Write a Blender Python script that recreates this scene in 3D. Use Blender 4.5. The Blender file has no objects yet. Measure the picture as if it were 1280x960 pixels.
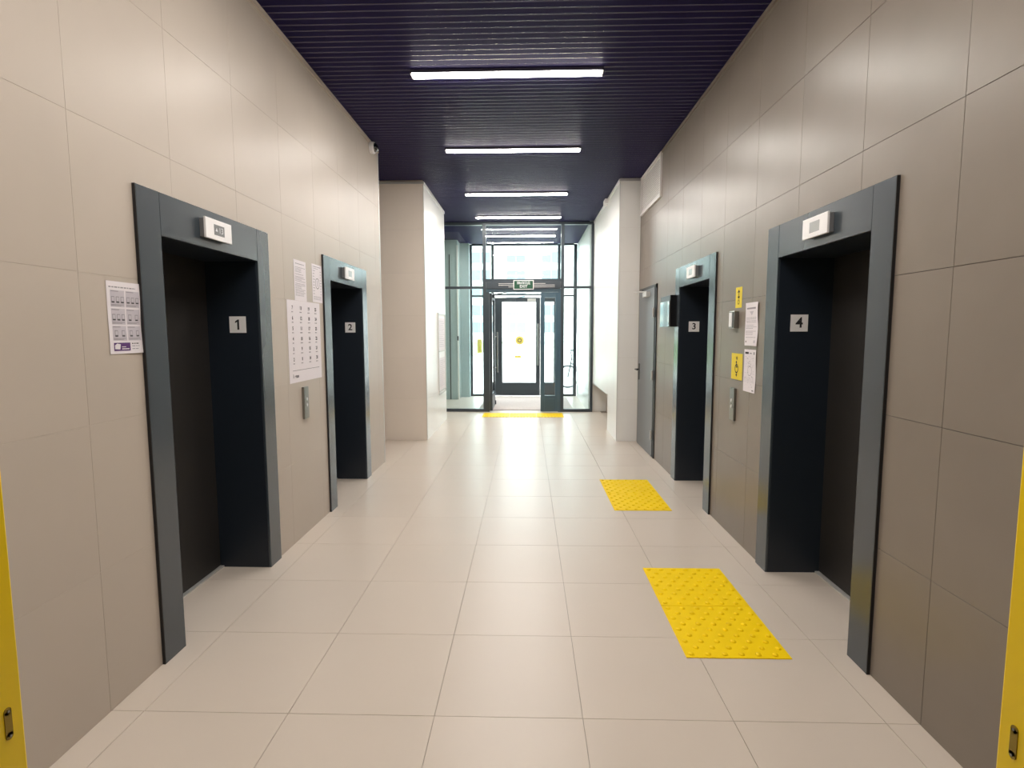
import bpy, bmesh, math, random
from mathutils import Matrix, Vector

random.seed(7)
S = bpy.context.scene
COL = S.collection

# ------------------------------------------------------------------ camera
CAM_F, CAM_P, CAM_YAW, CAM_R, CAM_H = 686.9026, 0.0942, 0.0281, -0.0024, 1.5487
cd = bpy.data.cameras.new('camera')
cd.sensor_fit = 'HORIZONTAL'
cd.sensor_width = 36.0
cd.lens = CAM_F / 1280 * 36
cd.clip_start = 0.02
cd.clip_end = 400
cam = bpy.data.objects.new('camera', cd)
COL.objects.link(cam)
_f = Vector((-math.sin(CAM_YAW), math.cos(CAM_YAW), 0))
_r = Vector((math.cos(CAM_YAW), math.sin(CAM_YAW), 0))
_u = Vector((0, 0, 1))
_f2 = math.cos(CAM_P) * _f - math.sin(CAM_P) * _u
_u2 = math.cos(CAM_P) * _u + math.sin(CAM_P) * _f
_r3 = math.cos(CAM_R) * _r + math.sin(CAM_R) * _u2
_u3 = math.cos(CAM_R) * _u2 - math.sin(CAM_R) * _r
cam.matrix_world = Matrix(((_r3.x, _u3.x, -_f2.x, 0), (_r3.y, _u3.y, -_f2.y, 0),
                           (_r3.z, _u3.z, -_f2.z, CAM_H), (0, 0, 0, 1)))
S.camera = cam

# ------------------------------------------------------------------ world, exposure
SKY = 9.5
LAMP = 88.0
W = bpy.data.worlds.new('overcast_sky')
S.world = W
W.use_nodes = True
bg = W.node_tree.nodes['Background']
bg.inputs[0].default_value = (0.93, 0.98, 1.0, 1)
bg.inputs[1].default_value = SKY
S.view_settings.view_transform = 'Standard'
S.view_settings.look = 'None'
S.view_settings.gamma = 1.0
S.view_settings.use_curve_mapping = False
S.view_settings.exposure = 0.0


# ------------------------------------------------------------------ materials
def lin(c):
    return tuple((v / 255 / 12.92) if v / 255 <= 0.04045 else ((v / 255 + 0.055) / 1.055) ** 2.4 for v in c)


MATS = {}


def mat(name, rgb, rough=0.5, metal=0.0, var=0.0, cloud=0.0, cscale=2.0, spec=0.5, emit=0.0, ergb=None, bump=0.0, bscale=200,
        rvar=0.0, coat=0.0):
    m = bpy.data.materials.new(name)
    m.use_nodes = True
    nt = m.node_tree
    b = nt.nodes['Principled BSDF']
    c = (*lin(rgb), 1)
    b.inputs['Base Color'].default_value = c
    b.inputs['Roughness'].default_value = rough
    b.inputs['Metallic'].default_value = metal
    b.inputs['Specular IOR Level'].default_value = spec
    b.inputs['Coat Weight'].default_value = coat
    b.inputs['Coat Roughness'].default_value = 0.1
    if emit:
        b.inputs['Emission Color'].default_value = (*lin(ergb or rgb), 1)
        b.inputs['Emission Strength'].default_value = emit
    geo = None
    if cloud or bump or rvar:
        geo = nt.nodes.new('ShaderNodeNewGeometry')
    if var or cloud:
        hsv = nt.nodes.new('ShaderNodeHueSaturation')
        hsv.inputs['Color'].default_value = c
        add = nt.nodes.new('ShaderNodeMath')
        add.operation = 'ADD'
        add.inputs[0].default_value = 1.0
        add.inputs[1].default_value = 0.0
        if var:
            oi = nt.nodes.new('ShaderNodeObjectInfo')
            mr = nt.nodes.new('ShaderNodeMapRange')
            mr.inputs['To Min'].default_value = 1 - var
            mr.inputs['To Max'].default_value = 1 + var
            nt.links.new(oi.outputs['Random'], mr.inputs['Value'])
            nt.links.new(mr.outputs[0], add.inputs[0])
        if cloud:
            n = nt.nodes.new('ShaderNodeTexNoise')
            n.inputs['Scale'].default_value = cscale
            n.inputs['Detail'].default_value = 6
            nt.links.new(geo.outputs['Position'], n.inputs['Vector'])
            mr2 = nt.nodes.new('ShaderNodeMapRange')
            mr2.inputs['From Min'].default_value = 0.25
            mr2.inputs['From Max'].default_value = 0.75
            mr2.inputs['To Min'].default_value = -cloud
            mr2.inputs['To Max'].default_value = cloud
            nt.links.new(n.outputs['Fac'], mr2.inputs['Value'])
            nt.links.new(mr2.outputs[0], add.inputs[1])
        nt.links.new(add.outputs[0], hsv.inputs['Value'])
        nt.links.new(hsv.outputs[0], b.inputs['Base Color'])
    if rvar:
        n3 = nt.nodes.new('ShaderNodeTexNoise')
        n3.inputs['Scale'].default_value = 3.5
        n3.inputs['Detail'].default_value = 5
        nt.links.new(geo.outputs['Position'], n3.inputs['Vector'])
        m3 = nt.nodes.new('ShaderNodeMapRange')
        m3.inputs['To Min'].default_value = rough - rvar
        m3.inputs['To Max'].default_value = rough + rvar
        nt.links.new(n3.outputs['Fac'], m3.inputs['Value'])
        nt.links.new(m3.outputs[0], b.inputs['Roughness'])
    if bump:
        n2 = nt.nodes.new('ShaderNodeTexNoise')
        n2.inputs['Scale'].default_value = bscale
        n2.inputs['Detail'].default_value = 3
        nt.links.new(geo.outputs['Position'], n2.inputs['Vector'])
        bp = nt.nodes.new('ShaderNodeBump')
        bp.inputs['Strength'].default_value = bump
        bp.inputs['Distance'].default_value = 0.002
        nt.links.new(n2.outputs['Fac'], bp.inputs['Height'])
        nt.links.new(bp.outputs[0], b.inputs['Normal'])
    MATS[name] = m
    return m


def glass(name, tint, ior=1.5, rough=0.0):
    m = bpy.data.materials.new(name)
    m.use_nodes = True
    nt = m.node_tree
    nt.nodes.clear()
    out = nt.nodes.new('ShaderNodeOutputMaterial')
    mix = nt.nodes.new('ShaderNodeMixShader')
    lw = nt.nodes.new('ShaderNodeLayerWeight')
    lw.inputs['Blend'].default_value = 0.5
    pw = nt.nodes.new('ShaderNodeMath')
    pw.operation = 'POWER'
    pw.inputs[1].default_value = 5.0
    nt.links.new(lw.outputs['Facing'], pw.inputs[0])
    fr = nt.nodes.new('ShaderNodeMath')
    fr.operation = 'MULTIPLY_ADD'
    fr.inputs[1].default_value = 0.96
    fr.inputs[2].default_value = 0.04
    nt.links.new(pw.outputs[0], fr.inputs[0])
    tr = nt.nodes.new('ShaderNodeBsdfTransparent')
    tr.inputs[0].default_value = (*tint, 1)
    gl = nt.nodes.new('ShaderNodeBsdfGlossy')
    gl.inputs['Roughness'].default_value = rough
    nt.links.new(fr.outputs[0], mix.inputs[0])
    nt.links.new(tr.outputs[0], mix.inputs[1])
    nt.links.new(gl.outputs[0], mix.inputs[2])
    nt.links.new(mix.outputs[0], out.inputs[0])
    MATS[name] = m
    return m


mat('tile_beige', (188, 177, 165), 0.37, spec=0.2, var=0.01, cloud=0.025, cscale=2.2)
mat('tile_beige_lit', (236, 225, 213), 0.45, spec=0.2, var=0.01, cloud=0.02)  # beige tile lightened for the far block's face, extra light put into the colour
mat('tile_taupe', (134, 124, 114), 0.33, spec=0.28, var=0.02, cloud=0.06, cscale=3.0)
mat('tile_floor', (206, 194, 181), 0.30, spec=0.32, var=0.01, cloud=0.015, cscale=2.0)
mat('grout_light', (196, 186, 174), 0.7)
mat('grout_dark', (72, 66, 60), 0.85)
mat('grout_floor', (150, 140, 128), 0.85)
mat('slat_navy', (36, 31, 68), 0.5, spec=0.02, var=0.03)
mat('slat_edge', (58, 54, 90), 0.24, spec=0.95)
mat('plenum_dark', (8, 8, 14), 0.9)
mat('slate_metal', (60, 69, 76), 0.22, metal=0.0, cloud=0.03, cscale=1.2, spec=0.9)
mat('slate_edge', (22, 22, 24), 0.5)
mat('reveal_navy', (26, 34, 44), 0.4, cloud=0.05)
mat('lift_door', (38, 36, 35), 0.5, cloud=0.08, cscale=4, bump=0.1, bscale=400)
mat('steel', (150, 150, 146), 0.32, metal=1.0, bump=0.04, bscale=300)
mat('alu_light', (205, 204, 200), 0.35, metal=0.4)
mat('white_plastic', (240, 238, 238), 0.4)
mat('paper', (228, 222, 226), 0.75)
mat('ink_dark', (42, 40, 44), 0.8)
mat('ink_grey', (150, 146, 152), 0.8)
mat('ink_pale', (196, 190, 198), 0.8)
mat('ink_purple', (88, 52, 112), 0.8)
mat('sticker_glare', (250, 232, 120), 0.5)  # sticker yellow made paler, daylight bloom put into the colour
mat('sticker_yellow', (232, 206, 20), 0.5)
mat('tactile_yellow', (250, 212, 0), 0.55, spec=0.2, cloud=0.03, cscale=9, bump=0.1, bscale=60)
mat('door_yellow', (255, 218, 0), 0.35)
mat('brass_dark', (150, 128, 50), 0.4, metal=0.6)
mat('black_plastic', (18, 19, 22), 0.3)
mat('black_gloss', (10, 14, 18), 0.04, coat=1.0, spec=1.0)
mat('screen_grey', (120, 120, 122), 0.25)
mat('screen_light', (176, 178, 178), 0.25)
mat('glyph_white', (225, 225, 228), 0.5)
mat('door_grey', (112, 116, 118), 0.38, cloud=0.02)
mat('door_frame_dark', (40, 44, 46), 0.45)
mat('frame_anthracite', (50, 60, 68), 0.35, spec=0.6)
mat('frame_blue', (62, 88, 104), 0.33, spec=0.6)
mat('exit_green', (16, 72, 48), 0.4, emit=0.05, ergb=(30, 110, 70))
mat('panel_teal', (168, 186, 186), 0.4, cloud=0.02)
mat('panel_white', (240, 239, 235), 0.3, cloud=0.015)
mat('mat_rib', (206, 194, 188), 0.9, cloud=0.1, cscale=30)
mat('mat_base', (150, 142, 138), 0.95)
mat('pavement_light', (196, 194, 190), 0.9, cloud=0.05, cscale=0.6)
mat('lawn_green', (120, 160, 80), 0.95, cloud=0.12, cscale=1.5)
mat('facade_white', (226, 224, 220), 0.8, cloud=0.02, cscale=0.2)
mat('window_pale', (112, 132, 140), 0.4)
mat('window_frame_grey', (160, 166, 168), 0.5)
mat('wall_plain', (182, 176, 168), 0.6)
mat('bike_black', (40, 44, 46), 0.4)
mat('bike_chrome', (150, 152, 155), 0.3, metal=0.8)
mat('lamp_diffuser', (255, 244, 214), 0.4, emit=LAMP, ergb=(255, 249, 242))
mat('lamp_housing', (44, 40, 60), 0.5)
mat('vent_white', (226, 222, 220), 0.5)
glass('glass_clear', (0.93, 0.975, 0.975))
glass('glass_acrylic', (0.97, 0.98, 0.98))


# ------------------------------------------------------------------ builders
def link(o, parent=None):
    COL.objects.link(o)
    if parent is not None:
        o.parent = parent
    return o


def wloc(o):
    v = Vector(o.location)
    while o.parent is not None:
        o = o.parent
        v = v + Vector(o.location)
    return v


def tag(o, label=None, cat=None, group=None, kind=None):
    if label:
        o['label'] = label
    if cat:
        o['category'] = cat
    if group:
        o['group'] = group
    if kind:
        o['kind'] = kind
    return o


def empty(name, loc, label=None, cat=None, group=None, kind=None):
    o = bpy.data.objects.new(name, None)
    o.empty_display_size = 0.05
    o.location = loc
    link(o)
    return tag(o, label, cat, group, kind)


class MB:
    """collects boxes, tubes and polygons (world coordinates) for ONE mesh"""

    def __init__(self):
        self.v = []
        self.f = []
        self.mi = []
        self.mats = []
        self.cur = 0

    def use(self, m):
        if m not in self.mats:
            self.mats.append(m)
        self.cur = self.mats.index(m)
        return self

    def add(self, vs, fs):
        k = len(self.v)
        self.v += [tuple(p) for p in vs]
        self.f += [tuple(i + k for i in f) for f in fs]
        self.mi += [self.cur] * len(fs)
        return self

    def box(self, x0, x1, y0, y1, z0, z1):
        if x0 > x1: x0, x1 = x1, x0
        if y0 > y1: y0, y1 = y1, y0
        if z0 > z1: z0, z1 = z1, z0
        vs = [(x0, y0, z0), (x1, y0, z0), (x1, y1, z0), (x0, y1, z0), (x0, y0, z1), (x1, y0, z1), (x1, y1, z1), (x0, y1, z1)]
        return self.add(vs, [(0, 3, 2, 1), (4, 5, 6, 7), (0, 1, 5, 4), (1, 2, 6, 5), (2, 3, 7, 6), (3, 0, 4, 7)])

    def tube(self, a, b, r, n=10, r2=None, caps=True):
        a, b = Vector(a), Vector(b)
        d = (b - a).normalized()
        t = Vector((0, 0, 1)) if abs(d.z) < 0.9 else Vector((1, 0, 0))
        u = d.cross(t).normalized()
        w = d.cross(u)
        r2 = r if r2 is None else r2
        vs = []
        for p, rr in ((a, r), (b, r2)):
            for i in range(n):
                q = 2 * math.pi * i / n
                vs.append(p + u * math.cos(q) * rr + w * math.sin(q) * rr)
        fs = [(i, n + i, n + (i + 1) % n, (i + 1) % n) for i in range(n)]
        if caps:
            fs += [tuple(range(n)), tuple(range(2 * n - 1, n - 1, -1))]
        return self.add(vs, fs)

    def torus(self, c, axis, R, r, n=36, k=8):
        c, axis = Vector(c), Vector(axis).normalized()
        t = Vector((0, 0, 1)) if abs(axis.z) < 0.9 else Vector((1, 0, 0))
        u = axis.cross(t).normalized()
        w = axis.cross(u)
        vs, fs = [], []
        for i in range(n):
            a = 2 * math.pi * i / n
            rad = u * math.cos(a) + w * math.sin(a)
            for j in range(k):
                b = 2 * math.pi * j / k
                vs.append(c + rad * (R + r * math.cos(b)) + axis * (r * math.sin(b)))
        for i in range(n):
            for j in range(k):
                fs.append((i * k + j, i * k + (j + 1) % k, ((i + 1) % n) * k + (j + 1) % k, ((i + 1) % n) * k + j))
        return self.add(vs, fs)

    def dome(self, c, axis, r, flat=1.0, n=16, m=6):
        c, axis = Vector(c), Vector(axis).normalized()
        t = Vector((0, 0, 1)) if abs(axis.z) < 0.9 else Vector((1, 0, 0))
        u = axis.cross(t).normalized()
        w = axis.cross(u)
        vs, fs = [], []
        for i in range(m):
            a = math.pi / 2 * i / m
            for j in range(n):
                b = 2 * math.pi * j / n
                vs.append(c + (u * math.cos(b) + w * math.sin(b)) * r * math.cos(a) + axis * r * flat * math.sin(a))
        vs.append(c + axis * r * flat)
        for i in range(m - 1):
            for j in range(n):
                fs.append((i * n + j, i * n + (j + 1) % n, (i + 1) * n + (j + 1) % n, (i + 1) * n + j))
        for j in range(n):
            fs.append(((m - 1) * n + j, (m - 1) * n + (j + 1) % n, m * n))
        fs.append(tuple(range(n - 1, -1, -1)))
        return self.add(vs, fs)

    def build(self, name, m=None, parent=None, loc=None, bevel=0.0, smooth=False, seg=2):
        if loc is None:
            xs = [[p[i] for p in self.v] for i in range(3)]
            loc = Vector(((min(xs[0]) + max(xs[0])) / 2, (min(xs[1]) + max(xs[1])) / 2, min(xs[2])))
        loc = Vector(loc)
        me = bpy.data.meshes.new(name)
        me.from_pydata([tuple(Vector(p) - loc) for p in self.v], [], self.f)
        names = self.mats or [m]
        for k in names:
            me.materials.append(MATS[k])
        if len(names) > 1:
            me.polygons.foreach_set('material_index', self.mi)
        bm = bmesh.new()
        bm.from_mesh(me)
        bmesh.ops.recalc_face_normals(bm, faces=bm.faces)
        if bevel:
            ed = [e for e in bm.edges if len(e.link_faces) == 2 and e.calc_face_angle(0) > 0.6]
            bmesh.ops.bevel(bm, geom=ed, offset=bevel, segments=seg, affect='EDGES', profile=0.5)
        bm.to_mesh(me)
        bm.free()
        if smooth:
            for p in me.polygons:
                p.use_smooth = True
        o = bpy.data.objects.new(name, me)
        pl = wloc(parent) if parent is not None else Vector((0, 0, 0))
        o.location = loc - pl
        return link(o, parent)


def bx(name, x0, x1, y0, y1, z0, z1, m, parent=None, bevel=0.0):
    return MB().box(x0, x1, y0, y1, z0, z1).build(name, m, parent, bevel=bevel)


# tiles: shared box meshes; the tile field lies on a plane given by axis and level
TILE_MESH = {}


def rect_minus(r, holes):
    rs = [r]
    for h in holes:
        out = []
        for a0, a1, b0, b1 in rs:
            if h[0] >= a1 or h[1] <= a0 or h[2] >= b1 or h[3] <= b0:
                out.append((a0, a1, b0, b1))
                continue
            if h[0] > a0: out.append((a0, h[0], b0, b1))
            if h[1] < a1: out.append((h[1], a1, b0, b1))
            c0, c1 = max(a0, h[0]), min(a1, h[1])
            if h[2] > b0: out.append((c0, c1, b0, h[2]))
            if h[3] < b1: out.append((c0, c1, h[3], b1))
        rs = out
    return rs


def tile_box(axis, level, sgn, th, r):
    a0, a1, b0, b1 = r
    n0, n1 = (level - th * sgn, level)
    if axis == 'x': return (n0, n1, a0, a1, b0, b1)
    if axis == 'y': return (a0, a1, n0, n1, b0, b1)
    return (a0, a1, b0, b1, n0, n1)


def tile_field(parent, axis, level, sgn, aj, bj, area, m, holes=(), th=0.01, gap=0.003, keep=None):
    """one child object per tile; aj and bj are joint positions"""
    g = gap / 2
    for a0, a1 in zip(aj[:-1], aj[1:]):
        for b0, b1 in zip(bj[:-1], bj[1:]):
            if keep and not keep((a0 + a1) / 2, (b0 + b1) / 2):
                continue
            r = (max(a0 + g, area[0]), min(a1 - g, area[1]), max(b0 + g, area[2]), min(b1 - g, area[3]))
            if r[1] - r[0] < 0.012 or r[3] - r[2] < 0.012:
                continue
            rs = [q for q in rect_minus(r, holes) if q[1] - q[0] > 0.004 and q[3] - q[2] > 0.004]
            if not rs:
                continue
            if len(rs) == 1:
                bb = tile_box(axis, level, sgn, th, rs[0])
                cx, cy, cz = (bb[0] + bb[1]) / 2, (bb[2] + bb[3]) / 2, (bb[4] + bb[5]) / 2
                dx, dy, dz = abs(bb[1] - bb[0]), abs(bb[3] - bb[2]), abs(bb[5] - bb[4])
                key = (round(dx, 4), round(dy, 4), round(dz, 4), m)
                if key not in TILE_MESH:
                    o = MB().box(-dx / 2, dx / 2, -dy / 2, dy / 2, -dz / 2, dz / 2).build('tile', m, parent, loc=(0, 0, 0), bevel=0.0006, seg=1)
                    TILE_MESH[key] = o.data
                else:
                    o = bpy.data.objects.new('tile', TILE_MESH[key])
                    link(o, parent)
                o.location = Vector((cx, cy, cz)) - wloc(parent)
            else:
                mb = MB()
                for q in rs:
                    mb.box(*tile_box(axis, level, sgn, th, q))
                mb.build('tile', m, parent)


def joints(start, pitch, lo, hi):
    k0 = math.floor((lo - start) / pitch) - 1
    k1 = math.ceil((hi - start) / pitch) + 1
    return [start + k * pitch for k in range(k0, k1 + 1)]


FONT_CACHE = {}


def text_geo(body, size, bold=0.0):
    key = (body, size, bold)
    if key not in FONT_CACHE:
        c = bpy.data.curves.new('lettering', 'FONT')
        c.body = body
        c.size = size
        c.align_x = 'CENTER'
        c.align_y = 'CENTER'
        c.resolution_u = 3
        c.offset = bold
        t = bpy.data.objects.new('lettering', c)
        COL.objects.link(t)
        bpy.context.view_layer.update()
        me = bpy.data.meshes.new_from_object(t.evaluated_get(bpy.context.evaluated_depsgraph_get()))
        FONT_CACHE[key] = ([(v.co.x, v.co.y) for v in me.vertices], [tuple(p.vertices) for p in me.polygons])
        bpy.data.objects.remove(t)
        bpy.data.curves.remove(c)
        bpy.data.meshes.remove(me)
    return FONT_CACHE[key]


class Face:
    """a flat surface seen from the front: u to the right, v up, n towards the viewer"""

    def __init__(self, o, U, N):
        self.o, self.U, self.V, self.N = Vector(o), Vector(U), Vector((0, 0, 1)), Vector(N)

    def p(self, u, v, n=0.0):
        return self.o + self.U * u + self.V * v + self.N * n

    def slab(self, mb, u0, u1, v0, v1, n0, n1):
        vs = [self.p(u, v, n) for n in (n0, n1) for u, v in ((u0, v0), (u1, v0), (u1, v1), (u0, v1))]
        return mb.add(vs, [(3, 2, 1, 0), (4, 5, 6, 7), (0, 1, 5, 4), (1, 2, 6, 5), (2, 3, 7, 6), (3, 0, 4, 7)])

    def poly(self, mb, pts, n):
        return mb.add([self.p(u, v, n) for u, v in pts], [tuple(range(len(pts)))])

    def quad(self, mb, u0, u1, v0, v1, n):
        return self.poly(mb, [(u0, v0), (u1, v0), (u1, v1), (u0, v1)], n)

    def ring(self, mb, u, v, R, r, n, k=20):
        vs, fs = [], []
        for i in range(k):
            a = 2 * math.pi * i / k
            vs += [self.p(u + R * math.cos(a), v + R * math.sin(a), n), self.p(u + r * math.cos(a), v + r * math.sin(a), n)]
        for i in range(k):
            j = (i + 1) % k
            fs.append((2 * i, 2 * j, 2 * j + 1, 2 * i + 1))
        return mb.add(vs, fs)

    def text(self, mb, body, u, v, size, n, bold=0.0):
        vs, fs = text_geo(body, size, bold)
        return mb.add([self.p(u + x, v + y, n) for x, y in vs], fs)


def left_face(y0, z0, x=None):
    return Face((XL if x is None else x, y0, z0), (0, 1, 0), (1, 0, 0))


def right_face(y1, z0, x=None):
    return Face((XR if x is None else x, y1, z0), (0, -1, 0), (-1, 0, 0))


def front_face(x0, y, z0):
    return Face((x0, y, z0), (1, 0, 0), (0, -1, 0))


# ------------------------------------------------------------------ dimensions
XL, XR = -1.71, 1.55            # lobby walls
ZC = 3.62                       # underside of the slats
Y_NEAR = 0.80                   # lobby face of the doorway wall
Y_LEND, Y_LB, X_LB, Y_LBE = 6.45, 7.78, -1.44, 9.68
Y_RB, X_RB = 7.745, 1.262
Y_G, Y_O = 10.65, 13.29         # inner glass wall, outer glass wall
PORTALS = [(2.40, 3.62), (4.595, 5.82)]
PTOP, PCLR = 2.195, 1.997
WY0, WP, WZP = 2.075, 0.5965, 0.594

# ------------------------------------------------------------------ floor
floor = bx('floor', -3.6, 2.0, -1.7, Y_O + 0.06, -0.12, -0.004, 'grout_floor')
tag(floor, 'pale beige porcelain tile floor of the lobby', None, None, 'structure')


def keep_floor(a, b):
    return ((-2.3 < a < 2.0 and 0.4 < b < 10.7) or (-1.3 < a < 1.2 and -1.7 < b <= 0.4) or (-3.6 < a <= -2.3 and 6.0 < b < 8.0)
            or (-2.7 < a < 1.5 and 10.0 < b < 13.5))


tile_field(floor, 'z', 0.0, 1, joints(-0.3764, 0.6, -3.6, 2.0), joints(2.082, 0.6, -1.7, Y_O), (-3.6, 2.0, -1.7, Y_O + 0.05),
           'tile_floor', keep=keep_floor, gap=0.002)


# ------------------------------------------------------------------ walls
def slab_with_holes(name, axis, n0, n1, area, holes, m, label):
    mb = MB()
    for a0, a1, b0, b1 in rect_minus(area, holes):
        if axis == 'x':
            mb.box(n0, n1, a0, a1, b0, b1)
        else:
            mb.box(a0, a1, n0, n1, b0, b1)
    return tag(mb.build(name, m), label, None, None, 'structure')


holesL = [(a + 0.015, b - 0.015, -0.1, PTOP - 0.015) for a, b in PORTALS]
DOORH = (6.70, 7.62, -0.1, 2.10)
wall_left = slab_with_holes('wall_left', 'x', XL - 0.45, XL - 0.0012, (Y_NEAR, Y_LEND, 0, ZC + 0.1), holesL, 'grout_light',
                            'light beige tiled wall with lifts 1 and 2')
zj = joints(0.0, WZP, 0, ZC)
yj = joints(WY0, WP, 0, 11)
tile_field(wall_left, 'x', XL, 1, yj, zj, (Y_NEAR, Y_LEND, 0.0, ZC + 0.03), 'tile_beige', holesL, gap=0.0011)
wall_right = slab_with_holes('wall_right', 'x', XR + 0.003, XR + 0.45, (Y_NEAR, Y_RB + 0.2, 0, ZC + 0.1), holesL + [DOORH], 'grout_dark',
                             'dark taupe tiled wall with lifts 3 and 4')
tile_field(wall_right, 'x', XR, -1, yj, zj, (Y_NEAR, Y_RB - 0.002, 0.0, ZC + 0.03), 'tile_taupe', holesL + [DOORH], gap=0.0022)

# far block on the left of the passage
mb = MB().box(-3.5, X_LB - 0.003, Y_LB + 0.003, Y_LBE, 0, ZC + 0.1)
wlf = tag(mb.build('wall_left_far', 'grout_light'), 'beige tiled block beyond the side passage on the left', None, None, 'structure')
tile_field(wlf, 'y', Y_LB, -1, joints(X_LB + 0.002, 0.6, -3.6, X_LB), zj, (-3.4, X_LB - 0.001, 0, ZC + 0.03), 'tile_beige_lit', gap=0.0011)
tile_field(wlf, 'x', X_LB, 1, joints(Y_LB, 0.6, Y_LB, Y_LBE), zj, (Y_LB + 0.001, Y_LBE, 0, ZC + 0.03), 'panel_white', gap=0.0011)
tag(bx('wall_left_recess', -3.5, -2.05, Y_LBE, Y_O, 0, ZC + 0.1, 'wall_plain'), 'plain wall of the recess before the glass front', None, None, 'structure')
tag(bx('wall_passage_end', -3.62, -3.5, Y_LEND - 0.5, Y_LBE, 0, ZC + 0.1, 'wall_plain'), 'plain wall closing the side passage', None, None, 'structure')
tag(bx('wall_passage_near', -3.5, XL - 0.45, Y_LEND - 0.3, Y_LEND, 0, ZC + 0.1, 'wall_plain'), 'near wall of the side passage', None, None, 'structure')

# far block on the right, with a low niche next to the glass
NZ, NY = 0.575, 8.65
mb = MB().box(X_RB + 0.003, XR + 0.45, Y_RB + 0.003, NY, 0, ZC + 0.1).box(X_RB + 0.003, XR + 0.45, NY, Y_G + 0.05, NZ, ZC + 0.1)
mb.box(X_RB + 0.28, XR + 0.45, NY, Y_G + 0.05, 0, NZ)
wrf = tag(mb.build('wall_right_far', 'grout_light'), 'pale panelled block beside the entrance with a low niche', None, None, 'structure')
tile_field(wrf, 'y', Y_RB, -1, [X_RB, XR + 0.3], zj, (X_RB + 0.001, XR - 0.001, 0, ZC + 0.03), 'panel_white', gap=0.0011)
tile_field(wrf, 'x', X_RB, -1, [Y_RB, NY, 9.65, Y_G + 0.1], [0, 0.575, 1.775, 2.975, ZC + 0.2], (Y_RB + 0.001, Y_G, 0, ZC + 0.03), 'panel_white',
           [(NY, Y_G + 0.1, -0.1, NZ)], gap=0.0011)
tag(bx('wall_vestibule_right', 1.19, X_RB + 0.4, Y_G + 0.05, Y_O, 0, ZC + 0.1, 'panel_white'), 'white side wall of the entrance vestibule on the right', None, None, 'structure')

# vestibule, left side: stepped grey-teal panelling
wv = tag(bx('wall_vestibule_left', -2.05, -1.585, 12.58, Y_O, 0, ZC + 0.1, 'panel_teal'), 'grey panelled wall in the left of the vestibule', None, None, 'structure')
bx('panel', -1.585, -1.37, 13.05, Y_O, 0, ZC + 0.1, 'panel_teal', wv)
bx('corner_strip', -1.60, -1.565, 12.565, 12.60, 0, 3.5, 'panel_white', wv)
bx('panel_joint', -1.775, -1.755, 12.572, 12.585, 0, 3.3, 'door_frame_dark', wv)
bx('lock', -1.598, -1.57, 12.545, 12.567, 1.36, 1.46, 'black_plastic', wv)

# wall with the yellow doorway and the hall behind the camera
DXL, DXR, DZ = -0.806, 0.717, 2.10
wn = slab_with_holes('wall_near', 'y', 0.62, Y_NEAR - 0.003, (XL - 0.45, XR + 0.45, 0, ZC + 0.1), [(DXL - 0.05, DXR + 0.05, -0.1, DZ + 0.05)], 'wall_plain',
                     'plain wall around the yellow doorway nearest the camera')
tag(bx('wall_hall_left', -1.42, -1.30, -1.7, 0.62, 0, 2.9, 'wall_plain'), 'plain left wall of the hall behind the doorway', None, None, 'structure')
tag(bx('wall_hall_right', 1.20, 1.32, -1.7, 0.62, 0, 2.9, 'wall_plain'), 'plain right wall of the hall behind the doorway', None, None, 'structure')
tag(bx('wall_hall_back', -1.42, 1.32, -1.82, -1.7, 0, 2.9, 'wall_plain'), 'plain back wall of the hall behind the doorway', None, None, 'structure')
tag(bx('ceiling_hall', -1.42, 1.32, -1.82, 0.62, 2.9, 3.0, 'wall_plain'), 'plain ceiling of the hall behind the doorway', None, None, 'structure')

d1 = empty('door_1', (0, 0.71, 0), 'bright yellow steel door frame at both edges of the picture', None, None, 'structure')
jl = bx('jamb', DXL - 0.05, DXL, 0.60, Y_NEAR + 0.004, 0, DZ, 'door_yellow', d1, bevel=0.003)
jr = bx('jamb', DXR, DXR + 0.05, 0.60, Y_NEAR + 0.004, 0, DZ, 'door_yellow', d1, bevel=0.003)
bx('head', DXL - 0.05, DXR + 0.05, 0.60, Y_NEAR + 0.004, DZ, DZ + 0.05, 'door_yellow', d1, bevel=0.003)
for j, x, s in ((jl, DXL, 1), (jr, DXR, -1)):
    yc = 0.778 if s > 0 else 0.777
    mbp = MB()
    mbp.tube((x - s * 0.002, yc, 0.925), (x + s * 0.0012, yc, 0.925), 0.006, 16)
    mbp.tube((x - s * 0.002, yc, 0.965), (x + s * 0.0012, yc, 0.965), 0.006, 16)
    mbp.box(x - s * 0.002, x + s * 0.0012, yc - 0.006, yc + 0.006, 0.925, 0.965)
    sp = mbp.build('strike_plate', 'brass_dark', j)
    mbs = MB()
    mbs.tube((x, yc, 0.925), (x + s * 0.003, yc, 0.925), 0.002, 10)
    mbs.tube((x, yc, 0.965), (x + s * 0.003, yc, 0.965), 0.002, 10)
    mbs.build('screw', 'steel', sp)

# ------------------------------------------------------------------ ceiling of slats
ceil = tag(bx('ceiling', -3.6, XR + 0.45, 0.62, Y_O + 0.1, ZC + 0.11, ZC + 0.2, 'plenum_dark'), 'dark navy slatted metal ceiling', None, None, 'structure')
PITCH = 0.0735
SLAT = {}


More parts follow.
